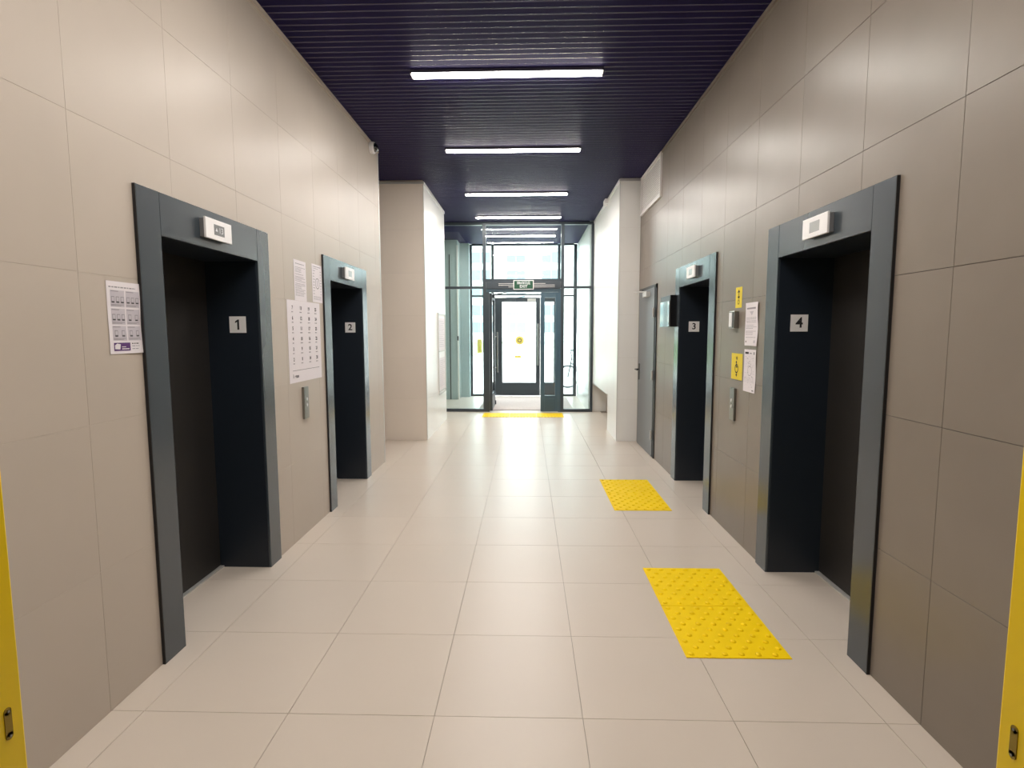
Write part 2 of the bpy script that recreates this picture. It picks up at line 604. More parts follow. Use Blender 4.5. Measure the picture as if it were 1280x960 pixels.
def slat_mesh(x0, x1):
    w, h, c, k = 0.0715, 0.03, 0.006, 5
    arc = [(c - c * math.cos(math.pi / 2 * i / k), c - c * math.sin(math.pi / 2 * i / k)) for i in range(k + 1)]
    prof = [(-w / 2, h)] + [(-w / 2 + a, z) for a, z in arc] + [(w / 2 - a, z) for a, z in reversed(arc)] + [(w / 2, h)]
    n = len(prof)
    mb = MB()
    mb.use('slat_navy')
    mb.add([(x0, y, z) for y, z in prof] + [(x1, y, z) for y, z in prof],
           [(i, (i + 1) % n, n + (i + 1) % n, n + i) for i in range(n)] + [tuple(range(n)), tuple(range(2 * n - 1, n - 1, -1))])
    mb.use('slat_edge')
    for i in range(n):
        if 1 <= i <= k or k + 2 <= i <= 2 * k + 1:
            mb.mi[i] = mb.cur
    return mb


y = Y_NEAR + 0.04
while y < Y_O - 0.05:
    if y < Y_LEND + 0.036:
        k = (XL + 0.004, XR - 0.004)
    elif y < Y_LB - 0.036:
        k = (-3.49, XR - 0.004) if y < Y_RB - 0.036 else (-3.49, X_RB - 0.004)
    elif y < Y_LBE:
        k = (X_LB + 0.004, X_RB - 0.004)
    elif y < Y_G:
        k = (-2.04, X_RB - 0.004)
    else:
        k = (-2.04, 1.186)
    if abs(y - Y_G) > 0.04:
        if k not in SLAT:
            o = slat_mesh(*k).build('slat', None, ceil, loc=(0, 0, 0))
            SLAT[k] = o.data
        else:
            o = bpy.data.objects.new('slat', SLAT[k])
            link(o, ceil)
        o.location = Vector((0, y, ZC)) - wloc(ceil)
    y += PITCH

# thin angle trims along the wall heads and on outer corners
tn = 0


def trim(x0, x1, y0, y1, z0, z1, label, m='alu_light'):
    global tn
    tn += 1
    return tag(bx('trim_%d' % tn, x0, x1, y0, y1, z0, z1, m), label, None, None, 'structure')


trim(XL, XL + 0.012, Y_NEAR, Y_LEND, ZC - 0.035, ZC, 'thin pale trim at the head of the left wall', 'tile_beige')
trim(XR - 0.012, XR, Y_NEAR, Y_RB, ZC - 0.03, ZC, 'thin dark trim at the head of the right wall', 'tile_taupe')
trim(X_LB, X_LB + 0.012, Y_LB, Y_LBE, ZC - 0.04, ZC, 'thin white trim at the head of the left block', 'white_plastic')
trim(-3.4, X_LB + 0.012, Y_LB - 0.012, Y_LB, ZC - 0.03, ZC, 'thin pale trim over the face of the left block')
trim(X_RB - 0.012, X_RB, Y_RB, Y_G, ZC - 0.04, ZC, 'thin white trim at the head of the right block', 'white_plastic')
trim(X_RB - 0.012, XR, Y_RB - 0.012, Y_RB, ZC - 0.03, ZC, 'thin pale trim over the face of the right block')
trim(XL, XL + 0.003, Y_LEND - 0.025, Y_LEND + 0.003, 0, ZC - 0.04, 'pale corner trim where the left wall ends')
trim(X_LB - 0.004, X_LB + 0.003, Y_LB - 0.003, Y_LB + 0.004, 0, ZC - 0.04, 'pale corner trim of the left block')
trim(X_RB - 0.003, X_RB + 0.004, Y_RB - 0.003, Y_RB + 0.004, 0, ZC - 0.04, 'pale corner trim of the right block')
trim(X_RB - 0.006, X_RB + 0.28, NY, Y_G, NZ - 0.012, NZ, 'edge trim along the underside of the low niche')

# ------------------------------------------------------------------ lamps
LAMPS = [(1.0, 'unseen ceiling light next to the yellow doorway, added to brighten the near walls', XL), (2.71, 'nearest long ceiling light, over the first pair of lifts', XL), (4.56, 'long ceiling light between lifts 1 and 2, largest in view', XL),  # first entry continues the row out of view, added to brighten the near walls
         (6.41, 'second long ceiling light, level with the end of the left wall', XL), (8.40, 'third long ceiling light, between the pale blocks', XL),
         (10.06, 'long ceiling light just inside the glass front', XL), (11.97, 'long ceiling light in the vestibule behind the glass', XL)]
for ly, lab, _ in LAMPS:
    ly += 0.03
    lx0, lx1 = -0.93, 0.60
    t = empty('linear_light', ((lx0 + lx1) / 2, ly, ZC - 0.034), lab, 'ceiling light', 'row of long ceiling lights')
    w, z0 = 0.047, ZC - 0.034
    mb = MB()
    prof = [(w - 0.004, z0 + 0.012), (w - 0.004, z0 + 0.005), (w - 0.010, z0), (-w + 0.010, z0), (-w + 0.004, z0 + 0.005), (-w + 0.004, z0 + 0.012)]
    n = len(prof)
    mb.add([(lx0 + 0.012, ly + p, q) for p, q in prof] + [(lx1 - 0.012, ly + p, q) for p, q in prof],
           [(i, (i + 1) % n, n + (i + 1) % n, n + i) for i in range(n)] + [tuple(range(n)), tuple(range(2 * n - 1, n - 1, -1))])
    mb.build('diffuser', 'lamp_diffuser', t)
    bx('housing', lx0, lx1, ly - w, ly + w, z0 + 0.010, ZC + 0.012, 'lamp_housing', t)
    for ex in (lx0, lx1 - 0.012):
        bx('end_cap', ex, ex + 0.012, ly - w, ly + w, z0 + 0.001, z0 + 0.010, 'white_plastic', t, bevel=0.002)


# ------------------------------------------------------------------ lifts
def portal(side, y0, y1, num, label):
    s = 1 if side == 'L' else -1          # direction out of the wall
    X = XL if side == 'L' else XR
    t = empty('elevator', (X, (y0 + y1) / 2, 0), label, 'elevator', 'row of lifts')
    f = X + s * 0.015                      # front of the frame
    b = X + s * 0.0006
    jw = 0.152
    ya, yb = y0 + jw, y1 - jw
    dd = X - s * 0.315                     # plane of the doors
    for a0, a1 in ((y0, ya), (yb, y1)):
        bx('jamb', b, f, a0, a1, 0.0, PTOP, 'slate_metal', t, bevel=0.002)
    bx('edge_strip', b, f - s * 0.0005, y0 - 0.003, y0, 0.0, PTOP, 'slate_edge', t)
    bx('lintel', b, f - s * 0.0005, ya + 0.0015, yb - 0.0015, PCLR, PTOP, 'slate_metal', t, bevel=0.002)
    bx('reveal_panel', b, dd - s * 0.06, y0 + 0.02, ya, 0.0, PTOP - 0.03, 'reveal_navy', t)
    bx('reveal_panel', b, dd - s * 0.06, yb, y1 - 0.02, 0.0, PTOP - 0.03, 'reveal_navy', t)
    bx('head_panel', b, dd - s * 0.06, ya, yb, PCLR, PTOP - 0.03, 'reveal_navy', t)
    ym = ya + (yb - ya) * 0.5
    bx('door_leaf', dd, dd - s * 0.03, ya, ym + 0.01, 0.012, PCLR, 'lift_door', t)
    bx('door_leaf', dd - s * 0.012, dd - s * 0.045, ym + 0.0, yb, 0.012, PCLR, 'lift_door', t)
    bx('sill', dd + s * 0.012, dd - s * 0.05, ya, yb, 0.0, 0.010, 'alu_light', t)
    # floor indicator on the lintel
    yc = (y0 + y1) / 2 - 0.03
    ind = empty('floor_indicator', (f, yc, 2.042), {1: 'white floor indicator with a grey display over the nearest left lift', 2: 'small white floor indicator over the farther left lift',
                3: 'small white floor indicator over the farther right lift beside the black box', 4: 'white floor indicator with a pale display over the nearest right lift'}[num], 'indicator', 'floor indicators over the lifts')
    F = left_face(yc - 0.125, 2.042, f) if side == 'L' else right_face(yc + 0.125, 2.042, f)
    mb = MB()
    F.slab(mb, 0.006, 0.244, 0.006, 0.10, 0.0, 0.024)
    mb.build('back_box', 'screen_grey', ind)
    mb = MB()
    F.slab(mb, 0, 0.25, 0, 0.106, 0.024, 0.036)
    fp = mb.build('face_plate', 'white_plastic', ind, bevel=0.002)
    u0 = 0.075
    mb = MB()
    F.slab(mb, u0, u0 + 0.1, 0.025, 0.08, 0.034, 0.0365)
    sc = mb.build('display', 'screen_grey' if num == 1 else 'screen_light', ind)
    if num == 1:
        mb = MB()
        F.text(mb, '13', u0 + 0.066, 0.0525, 0.045, 0.037)
        F.poly(mb, [(u0 + 0.012, 0.045), (u0 + 0.034, 0.045), (u0 + 0.023, 0.064)], 0.037)
        mb.build('digits', 'glyph_white', sc)
    # number plate on the far reveal
    xs = {1: -1.895, 2: -1.885, 3: 1.640, 4: 1.627}[num]
    F = front_face(xs, yb, 1.548)
    sg = empty('number_sign', (xs + 0.053, yb - 0.001, 1.548), {1: 'white plate reading 1 in the nearest left lift doorway', 2: 'white plate reading 2 in the farther left lift doorway',
               3: 'white plate reading 3 in the farther right lift doorway', 4: 'white plate reading 4 in the nearest right lift doorway'}[num], 'sign', 'lift number plates')
    mb = MB()
    F.slab(mb, 0, 0.106, 0, 0.104, 0.0003, 0.003)
    pl = mb.build('plate', 'white_plastic', sg)
    mb = MB()
    if num == 1:
        F.poly(mb, [(0.050, 0.020), (0.063, 0.020), (0.063, 0.084), (0.053, 0.084), (0.037, 0.072), (0.037, 0.062), (0.050, 0.069)], 0.0035)
    else:
        F.text(mb, str(num), 0.053, 0.052, 0.088, 0.0035, 0.0018)
    mb.build('numeral', 'ink_dark', sg)
    return t


portal('L', *PORTALS[0], 1, 'slate framed lift doorway number 1, nearest on the left beige wall')
portal('L', *PORTALS[1], 2, 'slate framed lift doorway number 2, farther on the left beige wall')
portal('R', *PORTALS[1], 3, 'slate framed lift doorway number 3, farther on the right taupe wall')
portal('R', *PORTALS[0], 4, 'slate framed lift doorway number 4, nearest on the right taupe wall')


# ------------------------------------------------------------------ papers on the walls
def sheet(name, F, w, h, label, cat, draw, m='paper', group=None, curl=0.0):
    """a sheet of paper with printed marks; F is its lower left corner on the wall"""
    t = empty(name, F.p(w / 2, 0, 0), label, cat, group)
    mb = MB()
    nu, nv = 4, 10
    wave = lambda u, v: 0.0012 + curl * (0.5 + 0.5 * math.sin(v / h * 7.0 + u / w * 2)) * (0.3 + u / w)
    vs, fs = [], []
    for n in (0, 1):
        for j in range(nv + 1):
            for i in range(nu + 1):
                u, v = w * i / nu, h * j / nv
                vs.append(F.p(u, v, wave(u, v) + n * 0.0006))
    st = (nu + 1) * (nv + 1)
    for j in range(nv):
        for i in range(nu):
            a = j * (nu + 1) + i
            fs.append((a, a + 1, a + nu + 2, a + nu + 1))
            fs.append((st + a, st + a + 1, st + a + nu + 2, st + a + nu + 1))
    rim = [i for i in range(nu + 1)] + [j * (nu + 1) + nu for j in range(1, nv + 1)] + [nv * (nu + 1) + i for i in range(nu - 1, -1, -1)] + [j * (nu + 1) for j in range(nv - 1, 0, -1)]
    for a, b in zip(rim, rim[1:] + rim[:1]):
        fs.append((a, b, st + b, st + a))
    mb.add(vs, fs)
    mb.build('paper', m, t, smooth=False)
    marks = {}

    class D:
        def rect(self, u0, u1, v0, v1, c='ink_dark', lift=0.0):
            ku = max(1, math.ceil((u1 - u0) / (w / nu) - 1e-6)) if curl else 1
            kv = max(1, math.ceil((v1 - v0) / (h / nv) - 1e-6)) if curl else 1
            vs, fs = [], []
            for j in range(kv + 1):
                for i in range(ku + 1):
                    vs.append(self.at(u0 + (u1 - u0) * i / ku, v0 + (v1 - v0) * j / kv, lift))
            for j in range(kv):
                for i in range(ku):
                    q = j * (ku + 1) + i
                    fs.append((q, q + 1, q + ku + 2, q + ku + 1))
            marks.setdefault(c, MB()).add(vs, fs)

        def at(self, u, v, lift):
            return F.p(u, v, wave(u, v) + 0.0012 + 2 * lift)

        def poly(self, pts, c='ink_dark', lift=0.0003):
            marks.setdefault(c, MB()).add([self.at(u, v, lift) for u, v in pts], [tuple(range(len(pts)))])

        def ring(self, u, v, R, r, c='ink_dark', lift=0.0003, k=20):
            vs, fs = [], []
            for i in range(k):
                q = 2 * math.pi * i / k
                vs += [self.at(u + R * math.cos(q), v + R * math.sin(q), lift), self.at(u + r * math.cos(q), v + r * math.sin(q), lift)]
            for i in range(k):
                j = (i + 1) % k
                fs.append((2 * i, 2 * j, 2 * j + 1, 2 * i + 1))
            marks.setdefault(c, MB()).add(vs, fs)

        def text(self, body, u, v, size, c='ink_dark', bold=0.0, lift=0.0003):
            vs, fs = text_geo(body, size, bold)
            marks.setdefault(c, MB()).add([self.at(u + x, v + y, lift) for x, y in vs], fs)

        def line(self, u0, u1, v, hh, c='ink_grey'):
            u = u0
            while u < u1 - 0.003:       # words
                L = min(random.uniform(0.008, 0.022), u1 - u)
                self.rect(u, u + L, v, v + hh, c)
                u += L + 0.004

    draw(D(), w, h)
    for c, k in marks.items():
        tag(k.build('print', c, t), kind='stuff')
    return t


def draw_rules(d, w, h):
    d.line(0.03 * w + 0.006, w * 0.85, h - 0.026, 0.005, 'ink_grey')
    rows = [(h - 0.105, h - 0.036), (h - 0.178, h - 0.112), (h - 0.245, h - 0.184)]
    for r, (v0, v1) in enumerate(rows):
        for k in range(2):
            u0 = 0.018 + k * (w - 0.02) / 2
            u1 = u0 + (w - 0.034) / 2
            d.rect(u0, u1, v0, v1, 'ink_pale')
            d.line(u0 + 0.003, u0 + 0.05, v1 - 0.006, 0.003, 'ink_grey') if False else d.rect(u0 + 0.003, u0 + 0.045, v1 - 0.006, v1 - 0.003, 'ink_grey', 0.0003)
            n = (3, 3, 2)[r] if k == 0 else (3, 2, 2)[r]
            for i in range(n):
                c = u0 + (u1 - u0) * (i + 0.5) / n
                d.rect(c - 0.009, c + 0.009, v0 + 0.018, v0 + 0.043, 'ink_grey', 0.0003)
                d.rect(c - 0.0065, c + 0.0065, v0 + 0.024, v0 + 0.040, 'ink_pale', 0.0006)
                d.rect(c - 0.008, c + 0.008, v0 + 0.017, v0 + 0.021, 'ink_dark', 0.0006)
            d.rect(u0 + 0.003, u1 - 0.006, v0 + 0.008, v0 + 0.010, 'ink_grey', 0.0003)
            d.rect(u0 + 0.003, u1 - 0.02, v0 + 0.004, v0 + 0.006, 'ink_grey', 0.0003)
    d.rect(0.02, 0.112, 0.012, 0.046, 'ink_purple')
    d.poly([(0.024, 0.020), (0.052, 0.018), (0.056, 0.040), (0.036, 0.043), (0.024, 0.036)], 'paper', 0.0005)
    d.rect(0.062, 0.085, 0.027, 0.030, 'paper', 0.0005)
    d.rect(0.062, 0.104, 0.018, 0.022, 'paper', 0.0005)
    d.line(0.122, 0.166, 0.040, 0.004, 'ink_dark')
    d.line(0.122, 0.166, 0.030, 0.003, 'ink_grey')
    d.line(0.122, 0.160, 0.018, 0.003, 'ink_grey')


def draw_letter(d, w, h):
    d.line(0.03, w - 0.03, h - 0.03, 0.006, 'ink_grey')
    v = h - 0.055
    while v > 0.03:
        d.line(0.02, w - 0.02 - random.choice((0, 0, 0.03, 0.07)), v, 0.0035, 'ink_grey')
        v -= random.choice((0.011, 0.011, 0.018))


def draw_diagram(d, w, h):
    d.line(0.02, w - 0.03, h - 0.022, 0.006, 'ink_grey')
    d.line(0.02, w * 0.6, h - 0.036, 0.004, 'ink_grey')
    d.ring(w * 0.5, h * 0.5, w * 0.2, w * 0.18, 'ink_dark')
    d.rect(w * 0.46, w * 0.54, h * 0.42, h * 0.58, 'ink_pale')
    for k in range(9):
        v = h * (0.82 - k * 0.075)
        d.rect(0.018, 0.018 + w * random.uniform(0.12, 0.22), v, v + 0.004, 'ink_grey')
        d.rect(w * 0.78, w * 0.78 + w * random.uniform(0.08, 0.15), v, v + 0.004, 'ink_grey')
    for k in range(3):
        d.line(0.02, w - 0.03, 0.045 - k * 0.011, 0.0035, 'ink_grey')


def draw_notice(d, w, h):
    d.rect(0.025, w - 0.03, h - 0.045, h - 0.034, 'ink_grey')
    d.poly([(w * 0.35, h - 0.06), (w * 0.7, h - 0.06), (w * 0.53, h - 0.09)], 'ink_pale')
    v = h - 0.105
    while v > 0.05:
        d.line(0.02, w - 0.025 - random.choice((0, 0, 0.05)), v, 0.003, 'ink_grey')
        v -= random.choice((0.010, 0.012, 0.02))
    d.rect(0.02, 0.034, 0.022, 0.034, 'ink_dark')
    d.rect(w - 0.055, w - 0.025, 0.02, 0.038, 'ink_pale')


def draw_scheme(d, w, h):
    d.rect(0.018, 0.085, h - 0.032, h - 0.018, 'ink_dark')
    d.rect(0.10, 0.14, h - 0.03, h - 0.022, 'ink_grey')
    d.rect(w - 0.04, w - 0.018, h - 0.034, h - 0.016, 'ink_grey')
    d.ring(w * 0.5, h * 0.50, w * 0.17, w * 0.155, 'ink_grey')
    d.ring(w * 0.5, h * 0.66, w * 0.10, w * 0.09, 'ink_grey')
    random.seed(5)
    for k in range(60):
        u, v = random.uniform(0.02, w - 0.045), random.uniform(0.03, h - 0.05)
        d.rect(u, u + random.uniform(0.006, 0.022), v, v + 0.0025, 'ink_pale' if k % 3 else 'ink_grey')
    for k in range(9):
        u = 0.02 + k * (w - 0.05) / 8
        d.rect(u, u + 0.002, h * 0.22, h * 0.34, 'ink_grey')
    d.rect(w - 0.05, w - 0.02, 0.012, 0.018, 'ink_dark')


def draw_directory(d, w, h):
    cols = [0.085, 0.235, 0.385, 0.525]
    for c in range(4):
        for r in range(6):
            num = 2 + c * 6 + (5 - r)
            v = h - 0.055 - r * 0.076
            d.text(str(num), cols[c], v, 0.036, 'ink_dark', 0.0012)
            L = 0.026 if num < 8 else 0.040
            d.line(cols[c] - L / 2, cols[c] + L / 2, v - 0.034, 0.008, 'ink_grey')
    d.rect(0.055, w - 0.05, 0.088, 0.0905, 'ink_dark')
    d.text('1', 0.064, 0.048, 0.040, 'ink_dark', 0.001)
    d.text('этаж', 0.125, 0.045, 0.030, 'ink_dark', 0.0008)


def draw_yellow_small(d, w, h):
    d.ring(w * 0.5, h * 0.28, 0.018, 0.013)
    d.rect(w * 0.36, w * 0.64, h * 0.48, h * 0.56)
    d.rect(w * 0.46, w * 0.54, h * 0.44, h * 0.72)
    d.poly([(w * 0.3, h * 0.74), (w * 0.7, h * 0.74), (w * 0.5, h * 0.88)])


def draw_yellow_large(d, w, h):
    d.poly([(w * 0.42, h * 0.80), (w * 0.58, h * 0.80), (w * 0.5, h * 0.90)])
    d.rect(w * 0.47, w * 0.53, h * 0.74, h * 0.80)
    d.ring(w * 0.5, h * 0.42, 0.034, 0.025)
    d.rect(w * 0.44, w * 0.50, h * 0.45, h * 0.62)
    d.rect(w * 0.44, w * 0.62, h * 0.47, h * 0.50)
    d.ring(w * 0.47, h * 0.66, 0.011, 0.0)
    d.poly([(w * 0.42, h * 0.20), (w * 0.58, h * 0.20), (w * 0.5, h * 0.10)])
    d.rect(w * 0.47, w * 0.53, h * 0.20, h * 0.25)


sheet('poster', left_face(2.208, 1.462), 0.19, 0.30, 'rules leaflet with purple block, left of lift 1', 'poster', draw_rules, curl=0.003)
sheet('notice_sheet', left_face(4.032, 1.786), 0.222, 0.30, 'typed white sheet above the left of the floor directory', 'notice', draw_letter, group='papers on the left wall')
sheet('notice_sheet', left_face(4.372, 1.791), 0.214, 0.304, 'white sheet with a round diagram touching the frame of lift 2', 'notice', draw_diagram, group='papers on the left wall')
sheet('floor_directory', left_face(3.892, 1.180), 0.618, 0.605, 'large white floor directory with rows of numbers between lifts 1 and 2', 'directory', draw_directory)
sheet('notice_sheet', right_face(3.972, 1.450), 0.218, 0.298, 'upper curled white notice left of lift 4', 'notice', draw_notice, group='papers on the right wall', curl=0.006)
sheet('notice_sheet', right_face(3.969, 1.127), 0.208, 0.297, 'lower white sheet with a fine scheme left of lift 4', 'notice', draw_scheme, group='papers on the right wall', curl=0.004)
sheet('braille_sticker', right_face(4.172, 1.722), 0.12, 0.150, 'small yellow tactile sticker above the call box between lifts 3 and 4', 'sticker', draw_yellow_small, m='sticker_yellow')
sheet('braille_sticker', right_face(4.210, 1.195), 0.21, 0.193, 'larger yellow accessibility sticker above the steel call plate', 'sticker', draw_yellow_large, m='sticker_yellow')


# ------------------------------------------------------------------ call plates and boxes
def call_plate(F, label):
    t = empty('elevator_call_station', F.p(0.07, 0, 0), label, 'call panel', 'steel lift call panels')
    mb = MB()
    F.slab(mb, 0.01, 0.10, 0, 0.245, 0, 0.018)
    mb.build('plate', 'steel', t, bevel=0.003)
    for v in (0.150, 0.105):
        mb = MB()
        mb.tube(F.p(0.055, v, 0.017), F.p(0.055, v, 0.022), 0.014, 20)
        b = mb.build('button', 'alu_light', t)
        mb = MB()
        mb.tube(F.p(0.055, v, 0.0215), F.p(0.055, v, 0.0228), 0.008, 16)
        mb.build('button_cap', 'glyph_white', b)


call_plate(left_face(4.085, 0.892), 'brushed steel call panel under the floor directory')
call_plate(right_face(4.195, 0.885), 'brushed steel call panel between lifts 3 and 4')

F = right_face(4.205, 1.572)
t = empty('call_box', F.p(0.06, 0, 0), 'small silver box with a dark slot between lifts 3 and 4', 'call box')
mb = MB()
F.slab(mb, 0, 0.105, 0, 0.128, 0, 0.035)
mb.build('body', 'steel', t, bevel=0.005)
mb = MB()
F.slab(mb, 0.012, 0.066, 0.012, 0.116, 0.035, 0.040)
mb.build('front_plate', 'white_plastic', t, bevel=0.002)
mb = MB()
F.slab(mb, 0.074, 0.086, 0.006, 0.122, 0.034, 0.037)
mb.build('slot', 'black_plastic', t)

# black box with a glossy front
t = empty('wall_monitor', (XR, 5.92, 1.60), 'black wall box with a glossy front beside lift 3', 'monitor')
xf = XR - 0.082
bx('housing', xf, XR, 5.74, 6.165, 1.60, 1.925, 'black_plastic', t, bevel=0.004)
bx('screen', xf - 0.004, xf + 0.004, 5.775, 6.15, 1.602, 1.865, 'black_gloss', t)
bx('bezel', xf - 0.006, xf + 0.004, 5.76, 5.775, 1.605, 1.87, 'steel', t)

# ventilation grille
F = right_face(7.66, 3.10)
t = empty('ventilation_grille', F.p(0.55, 0, 0), 'white louvred ventilation grille high on the right wall', 'vent')
w, h = 1.10, 0.505
for nm, a in (('frame', (0, w, 0, 0.035)), ('frame', (0, w, h - 0.035, h)), ('frame', (0, 0.035, 0.035, h - 0.035)), ('frame', (w - 0.035, w, 0.035, h - 0.035))):
    mb = MB()
    F.slab(mb, a[0], a[1], a[2], a[3], 0.0, 0.025)
    mb.build(nm, 'vent_white', t)
mb = MB()
F.slab(mb, 0.03, w - 0.03, 0.03, h - 0.03, 0.0005, 0.003)
mb.build('back_plate', 'ink_grey', t)
for k in range(16):
    v = 0.045 + k * (h - 0.08) / 16
    mb = MB()
    vs = [F.p(u, v + dv, n) for u in (0.034, w - 0.034) for dv, n in ((0.0, 0.012), (0.002, 0.016), (0.0265, 0.009), (0.025, 0.005))]
    mb.add(vs, [(0, 1, 5, 4), (1, 2, 6, 5), (2, 3, 7, 6), (3, 0, 4, 7), (0, 3, 2, 1), (4, 5, 6, 7)])
    mb.build('louvre', 'vent_white', t)

# ------------------------------------------------------------------ grey service door
d = empty('door_2', (XR, 7.15, 0), 'grey metal service door with closer on the right wall', None, None, 'structure')
bx('frame', XR - 0.012, XR + 0.05, 6.66, 6.715, 0, 2.12, 'door_frame_dark', d)
bx('frame', XR - 0.012, XR + 0.05, 7.605, 7.65, 0, 2.12, 'door_frame_dark', d)
bx('frame', XR - 0.012, XR + 0.05, 6.66, 7.65, 2.07, 2.12, 'door_frame_dark', d)
lf = bx('leaf', XR - 0.022, XR + 0.03, 6.722, 7.62, 0.01, 2.085, 'door_grey', d, bevel=0.002)
for z in (0.28, 1.02, 1.78):
    hb = MB()
    hb.tube((XR - 0.034, 6.716, z - 0.055), (XR - 0.034, 6.716, z + 0.055), 0.012, 12)
    hb.box(XR - 0.03, XR - 0.02, 6.718, 6.76, z - 0.05, z + 0.05)
    hb.build('hinge', 'alu_light', lf)
hb = MB()
hb.box(XR - 0.03, XR - 0.02, 7.52, 7.56, 0.90, 1.12)
hb.tube((XR - 0.02, 7.54, 1.04), (XR - 0.075, 7.54, 1.04), 0.010, 10)
hb.tube((XR - 0.075, 7.55, 1.04), (XR - 0.075, 7.42, 1.04), 0.010, 10)
hb.build('handle', 'black_plastic', lf)
cl = bx('closer', XR - 0.075, XR - 0.02, 6.95, 7.17, 1.985, 2.045, 'alu_light', lf, bevel=0.004)
mb = MB().tube((XR - 0.05, 7.05, 2.05), (XR - 0.15, 7.30, 2.06), 0.008, 8).tube((XR - 0.15, 7.30, 2.06), (XR - 0.02, 7.50, 2.095), 0.008, 8)
mb.build('closer_arm', 'alu_light', cl)

# ------------------------------------------------------------------ cameras
t = empty('security_camera', (XL, 6.14, 3.545), 'white dome security camera at the top end of the left wall', 'camera')
MB().tube((XL, 6.14, 3.545), (XL + 0.045, 6.14, 3.545), 0.062, 24).build('base', 'white_plastic', t, bevel=0.004)
MB().dome((XL + 0.045, 6.14, 3.545), (1, 0, 0), 0.050, 0.95, 24, 8).build('lens_dome', 'black_gloss', t, smooth=True)
MB().torus((XL + 0.047, 6.14, 3.545), (1, 0, 0), 0.052, 0.006).build('ring', 'white_plastic', t, smooth=True)
t = empty('motion_sensor', (X_RB, 8.95, 3.53), 'small white sensor high on the pale right block', 'sensor')
bx('body', X_RB - 0.055, X_RB, 8.82, 9.02, 3.54, 3.615, 'white_plastic', t, bevel=0.006)
MB().dome((X_RB - 0.03, 8.92, 3.541), (0, 0, -1), 0.028, 0.8, 16, 5).build('lens', 'white_plastic', t, smooth=True)

# ------------------------------------------------------------------ notice board on the left block
F = left_face(8.80, 0.53, X_LB)
t = empty('notice_board', F.p(0.36, 0, 0), 'tall white notice board on the side of the left block', 'notice board')
w, h = 0.72, 1.33
mb = MB()
F.slab(mb, 0, w, 0, h, 0.001, 0.010)
mb.build('back_panel', 'white_plastic', t)
for a in ((0, 0.02, 0, h), (w - 0.02, w, 0, h), (0.02, w - 0.02, 0, 0.02), (0.02, w - 0.02, h - 0.02, h)):
    mb = MB()
    F.slab(mb, *a, 0.010, 0.022)
    mb.build('frame', 'alu_light', t)
for v0 in (0.05, 0.70):
    mb = MB()
    F.slab(mb, 0.06, w - 0.06, v0 + 0.02, v0 + 0.55, 0.011, 0.0125)
    sh = mb.build('sheet', 'paper', t)
    mb = MB()
    for k in range(14):
        F.quad(mb, 0.1, w - 0.1 - 0.05 * (k % 3), v0 + 0.08 + k * 0.032, v0 + 0.088 + k * 0.032, 0.0129)
    tag(mb.build('print', 'ink_pale', sh), kind='stuff')
    mb = MB()
    F.slab(mb, 0.04, w - 0.04, v0, v0 + 0.018, 0.010, 0.026)
    mb.build('pocket_lip', 'alu_light', t)

# ------------------------------------------------------------------ inner glass front
g = empty('window_1', (0, Y_G, 0), 'inner glass front of dark frames across the lobby', None, None, 'structure')
fm = 'frame_anthracite'
fy0, fy1 = Y_G - 0.03, Y_G + 0.05
ML, MR = (-0.855, -0.79), (0.64, 0.70)
bx('mullion', ML[0], ML[1], fy0, fy1, 0, ZC, fm, g)
bx('mullion', MR[0], MR[1], fy0, fy1, 0, ZC, fm, g)
bx('mullion', 1.215, X_RB - 0.002, fy0, fy1, 0, ZC, fm, g)
bx('mullion', -2.045, -1.99, fy0, fy1, 0, ZC, fm, g)
for a, b in ((-1.99, ML[0]), (ML[1], MR[0]), (MR[1], 1.215)):
    bx('top_rail', a, b, fy0, fy1, ZC - 0.05, ZC, fm, g)
for a, b in ((-1.99, ML[0]), (MR[1], 1.215)):
    bx('bottom_rail', a, b, fy0, fy1, 0, 0.055, fm, g)
    bx('transom', a, b, fy0, fy1, 2.375, 2.42, fm, g)
    bx('pane', a, b, Y_G, Y_G + 0.012, 0.055, 2.375, 'glass_clear', g)
    bx('pane', a, b, Y_G, Y_G + 0.012, 2.42, ZC - 0.05, 'glass_clear', g)
bx('transom', ML[1], MR[0], fy0, fy1, 2.50, 2.56, fm, g)
bx('pane', ML[1], MR[0], Y_G, Y_G + 0.012, 2.56, ZC - 0.05, 'glass_clear', g)

# door set in the inner front: operator head, jambs, open leaf, fixed leaf
d = empty('door_3', (-0.08, Y_G, 0), 'dark framed glass entrance door of the inner front, left leaf open', None, None, 'structure')
bx('door_head', ML[1], MR[0], fy0, fy1, 2.31, 2.37, 'frame_blue', d)
op = bx('door_operator', ML[1] + 0.005, MR[0] - 0.005, fy0 - 0.03, fy1, 2.372, 2.498, 'frame_anthracite', d, bevel=0.004)
for z in (2.40, 2.432, 2.462):
    bx('rail', -0.55 if z > 2.42 else -0.36, 0.52 if z < 2.45 else 0.34, fy0 - 0.036, fy0 - 0.028, z, z + 0.010, 'alu_light', op)
bx('jamb', ML[1], -0.735, fy0, fy1, 0, 2.31, 'frame_anthracite', d)
bx('jamb', 0.595, MR[0], fy0, fy1, 0, 2.31, 'frame_blue', d)


